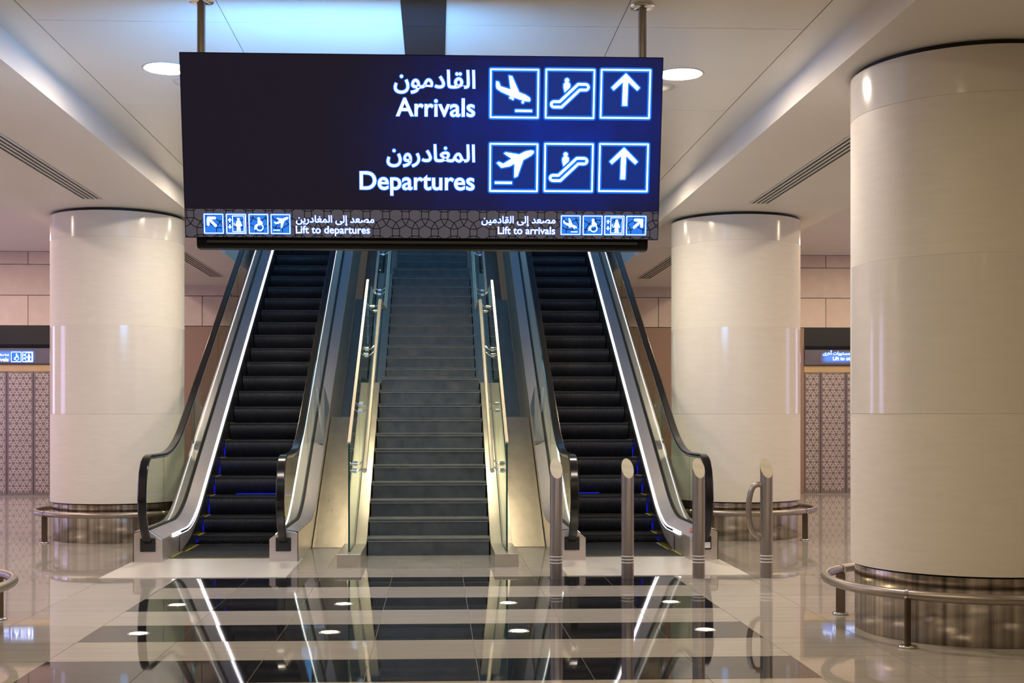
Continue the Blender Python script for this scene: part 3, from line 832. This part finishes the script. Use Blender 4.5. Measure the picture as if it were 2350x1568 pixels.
def make_escalator(label, s):
    oy = 13.1
    e = thing('escalator', label, 'escalator', (s * EX, oy, 0), group='escalators')
    # landing plate and comb plate
    MB().box(-0.86, 0.86, YT + 0.004 - oy, 13.44 - oy, 0.0, 0.006).build('landing_plate', M['steel_plate'], e)
    cb = MB().box(-0.54, 0.54, 13.44 - oy, 14.08 - oy, 0.0, 0.012).build('comb_plate', M['comb'], e)
    for q in (-1, 1):
        a, b = sorted((q * 0.518, q * 0.54))
        MB().box(a, b, 13.50 - oy, 14.08 - oy, 0.012, 0.014).build('yellow_edge', M['yellow'], cb)
    MB().box(-0.54, 0.54, 13.44 - oy, 13.452 - oy, 0.012, 0.0135).build('yellow_edge', M['yellow'], cb)
    # steps
    P = 0.3855
    for k in range(-1, 28):
        y = 14.535 + k * P; z = B(y) if y > 14.6 else 0.004
        zp = B(y - P) if y - P > 14.6 else 0.002
        z = max(z, 0.004)
        st = MB().box(-0.525, 0.525, y - oy, y + P - 0.006 - oy, z - 0.03, z).build('step', M['step'], e, bevel=0.004)
        if z - zp > 0.012:
            n = 7; pr = []
            for i in range(n):
                t = i / (n - 1); zz = z - 0.004 - (z - zp + 0.004) * t
                pr.append((y - 0.022 + 0.045 * max(0.0, 1 - t * 2.2) ** 1.7 + 0.17 * t * t - oy, zz))
            v = [(x, yy, zz) for x in (-0.525, 0.525) for yy, zz in pr]
            MB().add(v, [(i, i + 1, n + i + 1, n + i) for i in range(n - 1)]).build('riser', M['riser'], st, smooth=True)
        if y < 17.6:
            for q in (-1, 1):
                a, b = sorted((q * 0.495, q * 0.525))
                MB().box(a, b, y + 0.004 - oy, y + P - 0.02 - oy, z, z + 0.002).build('yellow_line', M['yellow'], st)
    # step gap lights
    yk = 14.535 + 4 * P; zk = B(yk - P)
    gx0, gx1 = ((-0.26, 0.5) if s < 0 else (-0.28, -0.02))
    MB().box(gx0, gx1, yk + 0.030 - oy, yk + 0.037 - oy, zk + 0.002, zk + 0.008).build('gap_light', M['blue_gap'], e)
    for k in range(1, 7):
        y = 14.535 + k * P; z = B(y); zp = max(0.0, B(y - P))
        MB().box(s * 0.5262 - 0.0012, s * 0.5262 + 0.0012, y + 0.02 - oy, y + 0.032 - oy, zp + 0.01, z - 0.015).build('gap_light', M['blue_gap'], e)
    # pan under the steps
    ys = grid(13.9, Y1)
    n = len(ys)
    MB().add([(-0.6, y - oy, B(y) - 0.36) for y in ys] + [(0.6, y - oy, B(y) - 0.36) for y in ys], [(i, i + 1, n + i + 1, n + i) for i in range(n - 1)]).build('step_pan', M['black'], e)
    ysd = grid(13.12, Y1)
    for q in (-1, 1):
        lo = lambda y: max(0.0, B(y) - 0.5)
        prof_strip((q * 0.532, lo), (q * 0.532, zl), grid(14.0, Y1), oy).build('skirt_panel', M['skirt'], e, smooth=True)
        prof_strip((q * 0.5305, lambda y: zl(y) - 0.10 - 0.13 * max(0.0, 1 - (y - 13.95) / 0.8)), (q * 0.5305, lambda y: zl(y) - 0.032), grid(13.95, Y1), oy).build('skirt_steel', M['deck_steel'], e, smooth=True)
        # light strip
        prof_strip((q * 0.5285, lambda y: zl(y) - 0.030), (q * 0.552, lambda y: zl(y) + 0.006), grid(13.62, Y1, 0.06), oy).build('light_strip', M['strip'], e, smooth=True)
        # inner deck: panels with joints
        cuts = [13.12, 14.62, 17.0, 19.4, 21.8, 24.2, Y1]
        for a, b in zip(cuts, cuts[1:]):
            prof_strip((q * 0.545, lambda y: zl(y) - 0.004), (q * 0.672, zg), grid(a + 0.001, b - 0.001, 0.06), oy).build('inner_deck', M['deck_steel'], e, smooth=True)
            prof_strip((q * 0.708, zg), (q * 0.838, zo), grid(a + 0.001, b - 0.001, 0.06), oy).build('outer_deck', M['deck_steel'], e, smooth=True)
        # gasket
        mb = MB(); ys = grid(13.14, Y1)
        mb.loft([[(q * 0.668, y - oy, zg(y) - 0.01), (q * 0.712, y - oy, zg(y) - 0.01), (q * 0.708, y - oy, zg(y) + 0.016), (q * 0.672, y - oy, zg(y) + 0.016)] for y in ys])
        mb.build('glass_gasket', M['black'], e)
        # outer side cladding
        prof_strip((q * 0.842, lambda y: max(0.0, B(y) - 0.75)), (q * 0.842, zo), ysd, oy).build('side_cladding', M['newel_steel'], e, smooth=True)
        # newel base: front face, inner face, cap
        nb = MB()
        sec = [(0.545, 0.0), (0.837, 0.0), (0.837, 0.296), (0.81, 0.312), (0.70, 0.330), (0.672, 0.330), (0.548, 0.240), (0.545, 0.232)]
        front = [(q * x, 0.0 + 0.02 - 0.0, z) for x, z in sec]
        back = [(q * x, 0.92, z) for x, z in sec]
        nb.loft([front, back])
        no = nb.build('newel_base', M['newel_steel'], e, bevel=0.008)
        MB().box(min(q * 0.612, q * 0.768), max(q * 0.612, q * 0.768), 0.002, 0.03, 0.112, 0.253).build('handrail_inlet', M['black'], no, bevel=0.008)
        # glass panels
        up = [(y, z) for y, z in NEWEL if z > 0.67] ; lw = [(y, z) for y, z in NEWEL if z <= 0.67][::-1]
        def interp(tab, y):
            tab = sorted(tab)
            if y <= tab[0][0]: return tab[0][1]
            for (a, za), (b, zb) in zip(tab, tab[1:]):
                if y <= b: return za + (zb - za) * (y - a) / (b - a)
            return tab[-1][1]
        def gtop(y): return (interp(up + [(12.85, 0.67)], y) if y < 13.16 else zh(y)) - 0.012
        def gbot(y): return max(zg(y) - 0.01, interp(lw, y) if y < 13.13 else 0)
        cuts = [12.87, 13.87, 15.6, 17.3, 19.0, 20.7, 22.4, 24.1, 25.8, Y1]
        for a, b in zip(cuts, cuts[1:]):
            ys = grid(a + 0.0025, b - 0.0025, 0.04)
            mb = MB()
            mb.loft([[(q * 0.684, y - oy, gbot(y)), (q * 0.696, y - oy, gbot(y)), (q * 0.696, y - oy, max(gtop(y), gbot(y) + 0.01)), (q * 0.684, y - oy, max(gtop(y), gbot(y) + 0.01))] for y in ys])
            mb.build('glass_panel', M['glass'], e)
        # handrail: flat rounded section swept along the newel curve and up the incline
        path = NEWEL + [(y, zh(y)) for y in grid(13.25, Y1)]
        rings = []
        sect = [(-0.036, -0.018), (-0.044, -0.006), (-0.044, 0.008), (-0.034, 0.018), (0.034, 0.018), (0.044, 0.008), (0.044, -0.006), (0.036, -0.018)]
        for i, (y, z) in enumerate(path):
            y0, z0 = path[max(0, i - 1)]; y2, z2 = path[min(len(path) - 1, i + 1)]
            ty, tz_ = y2 - y0, z2 - z0; L = math.hypot(ty, tz_); ny, nz = -tz_ / L, ty / L
            rings.append([(q * 0.69 + a, y - oy + ny * b, z + nz * b) for a, b in sect])
        MB().loft(rings).build('handrail', M['rubber'], e, auto=True)
        rr = []
        for i, (y, z) in enumerate(path):
            y0, z0 = path[max(0, i - 1)]; y2, z2 = path[min(len(path) - 1, i + 1)]
            ty, tz_ = y2 - y0, z2 - z0; L = math.hypot(ty, tz_); ny, nz = -tz_ / L, ty / L
            rr.append([(q * 0.69 + a, y - oy + ny * b, z + nz * b) for a, b in ((-0.022, -0.028), (-0.022, -0.017), (0.022, -0.017), (0.022, -0.028))])
        MB().loft(rr).build('handrail_guide', M['chrome'], e, auto=True)
        # clear guard plates standing on the outer deck
        a, b = sorted((q * 0.712, q * 0.842))
        gpl = MB().box(a, b, 16.20 - oy, 16.208 - oy, 1.17, 1.87).build('guard_plate', M['acrylic'], e)
        MB().box(a, b, 16.19 - oy, 16.22 - oy, 1.15, 1.185).build('plate_foot', M['steel'], gpl)
        MB().prism_x([(16.208 - oy, 1.18), (16.9 - oy, 1.58), (16.9 - oy, 1.64), (16.208 - oy, 1.87)], q * 0.838 - 0.003, q * 0.838 + 0.003).build('plate_fin', M['acrylic'], gpl)
    # underside of the truss
    ys = grid(13.12, Y1)
    n = len(ys); lo = lambda y: max(0.0, B(y) - 0.75)
    MB().add([(-0.842, y - oy, lo(y)) for y in ys] + [(0.842, y - oy, lo(y)) for y in ys], [(i, i + 1, n + i + 1, n + i) for i in range(n - 1)]).build('truss_underside', M['newel_steel'], e)
    if s > 0:
        MB().add([(0.575, 0.13, 0.290), (0.64, 0.13, 0.328), (0.64, 0.22, 0.328), (0.575, 0.22, 0.290)], [(0, 1, 2, 3)]).build('warning_sticker', M['red'], e)
        MB().add([(0.590, 0.25, 0.300), (0.65, 0.25, 0.335), (0.65, 0.275, 0.335), (0.590, 0.275, 0.300)], [(0, 1, 2, 3)]).build('caution_sticker', M['black'], e)
        MB().box(0.665, 0.755, -0.002, 0.002, 0.13, 0.19).build('inlet_label', M['paper'], e)
    return e
make_escalator('black stepped escalator left of the staircase, with a lit white edge', -1)
make_escalator('black stepped escalator right of the staircase, behind the bollards', 1)

# ------------------------------------------------------------------ bollards
def make_bollard(x, label, handle=False):
    b = thing('bollard', label, 'bollard', (x, 11.71, 0), group='taupe bollards')
    R, hb, ht = 0.0575, 0.925, 1.112
    seg = 40
    low = [(R * math.cos(2 * math.pi * k / seg), R * math.sin(2 * math.pi * k / seg), 0.0) for k in range(seg)]
    hi = []
    for k in range(seg):
        a = 2 * math.pi * k / seg
        t = (math.sin(a) + 0.0) * 0.5 + 0.5            # cut faces the camera: low in front, high behind
        t2 = t + 0.10 * math.cos(a) * -1
        hi.append((R * math.cos(a), R * math.sin(a), hb + (ht - hb) * (0.02 + 0.96 * t) - 0.010 * math.cos(a)))
    MB().loft([low, hi], caps=True).build('body', M['bollard'], b, auto=True)
    MB().add([(x_ * 0.985, y_ * 0.985, z_ + 0.0025) for x_, y_, z_ in hi], [tuple(range(seg))]).build('slanted_cap', M['bollard_cap'], b, recalc=False)
    for zc in (0.148, 0.177, 0.206):
        MB().lathe([(R + 0.0005, zc - 0.005), (R + 0.0012, zc - 0.004), (R + 0.0012, zc + 0.004), (R + 0.0005, zc + 0.005)], 40).build('pale_ring', M['band_white'], b, smooth=True, recalc=False)
    if handle:
        pts = [(-0.02, 0, 0.865)] + [(-0.075, 0, 0.868), (-0.105, 0, 0.862), (-0.13, 0, 0.84), (-0.15, 0, 0.79), (-0.163, 0, 0.72), (-0.168, 0, 0.64), (-0.163, 0, 0.56), (-0.148, 0, 0.48), (-0.125, 0, 0.425), (-0.10, 0, 0.40), (-0.07, 0, 0.39), (-0.02, 0, 0.388)]
        MB().tube(pts, 0.0265, 16).build('loop_handle', M['ring_tube'], b, auto=True)
    return b
make_bollard(1.193, 'slant-topped bollard in front of the right escalator inner newel')
make_bollard(1.858, 'slant-topped bollard in front of the right escalator steps')
make_bollard(2.523, 'slant-topped bollard in front of the right escalator outer newel')
make_bollard(3.160, 'bollard with a loop handle, before the right far column', True)

# ------------------------------------------------------------------ floor lights
ordn = ['leftmost', 'second from left', 'third from left', 'rightmost']
for row, yy in (('farther', YT - 2.5 * T), ('nearer', YT - 4.5 * T)):
    for k, xx in enumerate((-3 * T, -T, T, 3 * T)):
        f_ = thing('floor_light', 'small round floor light in black tile, %s in the %s row' % (ordn[k], row), 'floor light', (xx, yy, 0), group='recessed floor lights')
        MB().lathe([(0.078, 0.0), (0.078, 0.002), (0.062, 0.004), (0.060, 0.001)], 32).build('bezel', M['steel'], f_, smooth=True, recalc=False)
        MB().lathe([(0.0, 0.0032), (0.04, 0.003), (0.060, 0.002)], 32).build('lens', M['floor_lamp'], f_, recalc=False)

# ------------------------------------------------------------------ downlights, detectors, vents
def downlight(x, y, z, label, r=0.165, group='main ceiling downlights', lamp='lamp'):
    d = thing('downlight', label, 'downlight', (x, y, z), group=group)
    MB().lathe([(r, 0.004), (r, -0.004), (r + 0.012, -0.008), (r + 0.022, 0.0)], 40).build('trim_ring', M['detector'], d, smooth=True, recalc=False)
    MB().lathe([(0.0, -0.003), (r, -0.003)], 40).build('lens', M[lamp], d, recalc=False)
    return d
side = {-1: 'left', 1: 'right'}
for s in (-1, 1):
    downlight(s * 1.985, 9.82, ZC, 'round ceiling downlight beside the %s end of the hanging sign' % side[s])
    downlight(s * 1.985, 14.2, ZC, 'round ceiling downlight hidden above the %s escalator foot' % side[s], lamp='lamp_mid')
    downlight(s * 1.985, 5.4, ZC, 'added ceiling downlight out of view, front %s of the hanging sign' % side[s], lamp='lamp_near')  # this row and those behind the camera are added for light
    downlight(s * 0.86, 16.45, ZC, 'round ceiling downlight hidden above the stair foot, %s of the two' % side[s], lamp='lamp_stair')
    downlight(s * 0.70, 5.4, ZC, 'added ceiling downlight out of view, %s of the dark ceiling strip' % side[s], lamp='lamp_near')
    downlight(s * 1.985, 1.0, ZC, 'added ceiling downlight behind the camera on the %s' % side[s], lamp='lamp_near')
    downlight(s * 1.985, -3.4, ZC, 'added ceiling downlight far behind the camera on the %s' % side[s], lamp='lamp_near')
    for x, y, q in ((5.9, 21.0, 'near the lifts'), (8.6, 21.5, 'before the lift doors'), (6.3, 17.0, 'beside the far column'), (6.3, 12.4, 'between the columns'), (6.3, 8.0, 'beside the near column'), (6.3, 3.0, 'out of view'), (9.6, 13.0, 'deep in the lobby'), (9.6, 5.5, 'far to the side')):
        downlight(s * x, y, ZL, 'added lobby downlight %s on the %s side' % (q, side[s]), 0.17, 'added lobby downlights', 'lamp_lobby_' + side[s] if y > 11 else 'lamp_near')  # added lamps that brighten lobby walls, floor and soffits
    dt = thing('smoke_detector', 'small round grey detector beside the %s end of the hanging sign' % side[s], 'detector', (s * 1.90, 10.22, ZC), group='ceiling detectors')
    MB().lathe([(0.0, -0.035), (0.045, -0.033), (0.065, -0.022), (0.085, -0.012), (0.11, -0.010), (0.12, 0.0)], 36).build('body', M['detector'], dt, smooth=True, recalc=False)
    MB().lathe([(0.0, -0.042), (0.018, -0.040), (0.022, -0.033)], 20).build('sensor', M['detector'], dt, smooth=True, recalc=False)
    for y0, y1, q in ((10.3, 14.46, 'near'), (19.2, 22.6, 'far')):
        v = thing('ceiling_vent', 'four-slot linear ceiling vent, %s one above the %s columns' % (q, side[s]), 'vent', (s * 3.80, y0, ZS), group='linear ceiling vents')
        L = y1 - y0
        MB().box(-0.098, 0.098, 0.0, L, -0.004, 0.0).build('slot_recess', M['black'], v)
        for xc, wd in ((-0.103, 0.014), (-0.052, 0.018), (0.0, 0.018), (0.052, 0.018), (0.103, 0.014)):
            MB().box(xc - wd / 2, xc + wd / 2, 0.0, L, -0.012, -0.003).build('slat', M['soffit'], v)
        for ye in (0.0, L):
            MB().box(-0.11, 0.11, ye - 0.008, ye + 0.008, -0.012, -0.003).build('end_cap', M['soffit'], v)

# ------------------------------------------------------------------ lifts and their signs
door_me = {}
for s in (-1, 1):
    lf = thing('lift', 'lift with patterned steel doors in the %s back wall' % side[s], 'lift', (s * 8.5, YB, 0), group='lifts')
    x0, x1 = -1.35, 1.35
    MB().box(x0, x1, 0.0, 0.028, 2.83, 3.183).build('black_header', M['black'], lf)
    MB().box(x0, x1, 0.0, 0.028, 2.325, 2.455).build('brass_lintel', M['brass'], lf, bevel=0.004)
    pan = [(-1.35, -1.03), (-1.03, -0.535), (-0.535, -0.005), (0.005, 0.535), (0.535, 1.03), (1.03, 1.35)]
    for a, b in pan:
        d = MB().box(a + 0.006, b - 0.006, 0.010, 0.028, 0.012, 2.32).build('door_panel', M['door'], lf, bevel=0.003)
        net_lines(a + 0.04, b - 0.04, 0.05, 2.29, 0.045, 0.0120, 0.0085, (0.02, 0.02)).build('etched_pattern', M['door_line'], d, recalc=False)['kind'] = 'stuff'
        d.data.name = 'door_panel'
    MB().box(x0, x1, 0.0, 0.028, 0.0, 0.011).build('door_sill', M['steel'], lf)
    ls = thing('lift_sign', 'lit sign strip above the %s lift doors reading lift to other levels' % side[s], 'sign', (s * 8.5, YB, 2.455), group='lift signs')
    ln = MB().box(x0, x1, -0.035, -0.003, 0.0, 0.37).build('sign_panel', M['lift_panel'], ls, bevel=0.003)
    MB().box(x0, x1, -0.037, -0.034, 0.305, 0.37).build('top_band', M['sign_case'], ln)
    MB().box(x0, x1, -0.037, -0.034, 0.0, 0.016).build('bottom_edge', M['black'], ln)
    if s < 0:
        xi = [(0.63, 0.822), (0.840, 1.034)]
        ar = (-0.33, 0.59); en = (-0.18, 0.585); gl = (-0.38, 1.09); zz = 0.05
    else:
        xi = [(0.62, 0.812), (0.830, 1.024)]
        ar = (-1.0, -0.10); en = (-0.806, -0.10); gl = (-1.06, 1.06); zz = 0.10
    MB().box(gl[0], gl[1], -0.0375, -0.0345, 0.03, 0.285).build('lit_zone', M['glow_zone'], ln)
    pictogram('wheelchair_pictogram', 'chair', xi[0][0], xi[0][1], 0.046, 0.236, ln, 0.011, y=-0.041, bg=M['lift_blue'])
    pictogram('lift_pictogram', 'lift', xi[1][0], xi[1][1], 0.046, 0.236, ln, 0.011, y=-0.041, bg=M['lift_blue'])
    lettering('lift_arabic_lettering', shape('مصعد إلى مستويات أخرى'), ar[0], ar[1], zz + 0.11, ln, y=-0.041, off=0.014, halo=0.010)
    lettering('lift_lettering', 'Lift to other levels', en[0], en[1], zz + 0.005, ln, y=-0.041, off=0.014, halo=0.006)

# added unseen violet panels, for lavender reflections on columns and lift doors
for s in (-1, 1):
    for yy, q in ((15.5, 'nearer'), (21.2, 'farther')):
        vp = thing('added_light_panel', 'added tall violet light panel on the %s lobby wall, %s of two, out of view' % (side[s], q), 'lit panel', (s * 13.0, yy, 0), group='added violet panels')
        a, b = sorted((-s * 0.0, -s * 0.05))
        MB().box(a, b, -0.9, 0.9, 0.3, 3.6).build('panel_frame', M['steel'], vp)
        a, b = sorted((-s * 0.05, -s * 0.056))
        MB().box(a, b, -0.82, 0.82, 0.38, 3.52).build('panel_glow', M['violet_' + side[s]], vp)
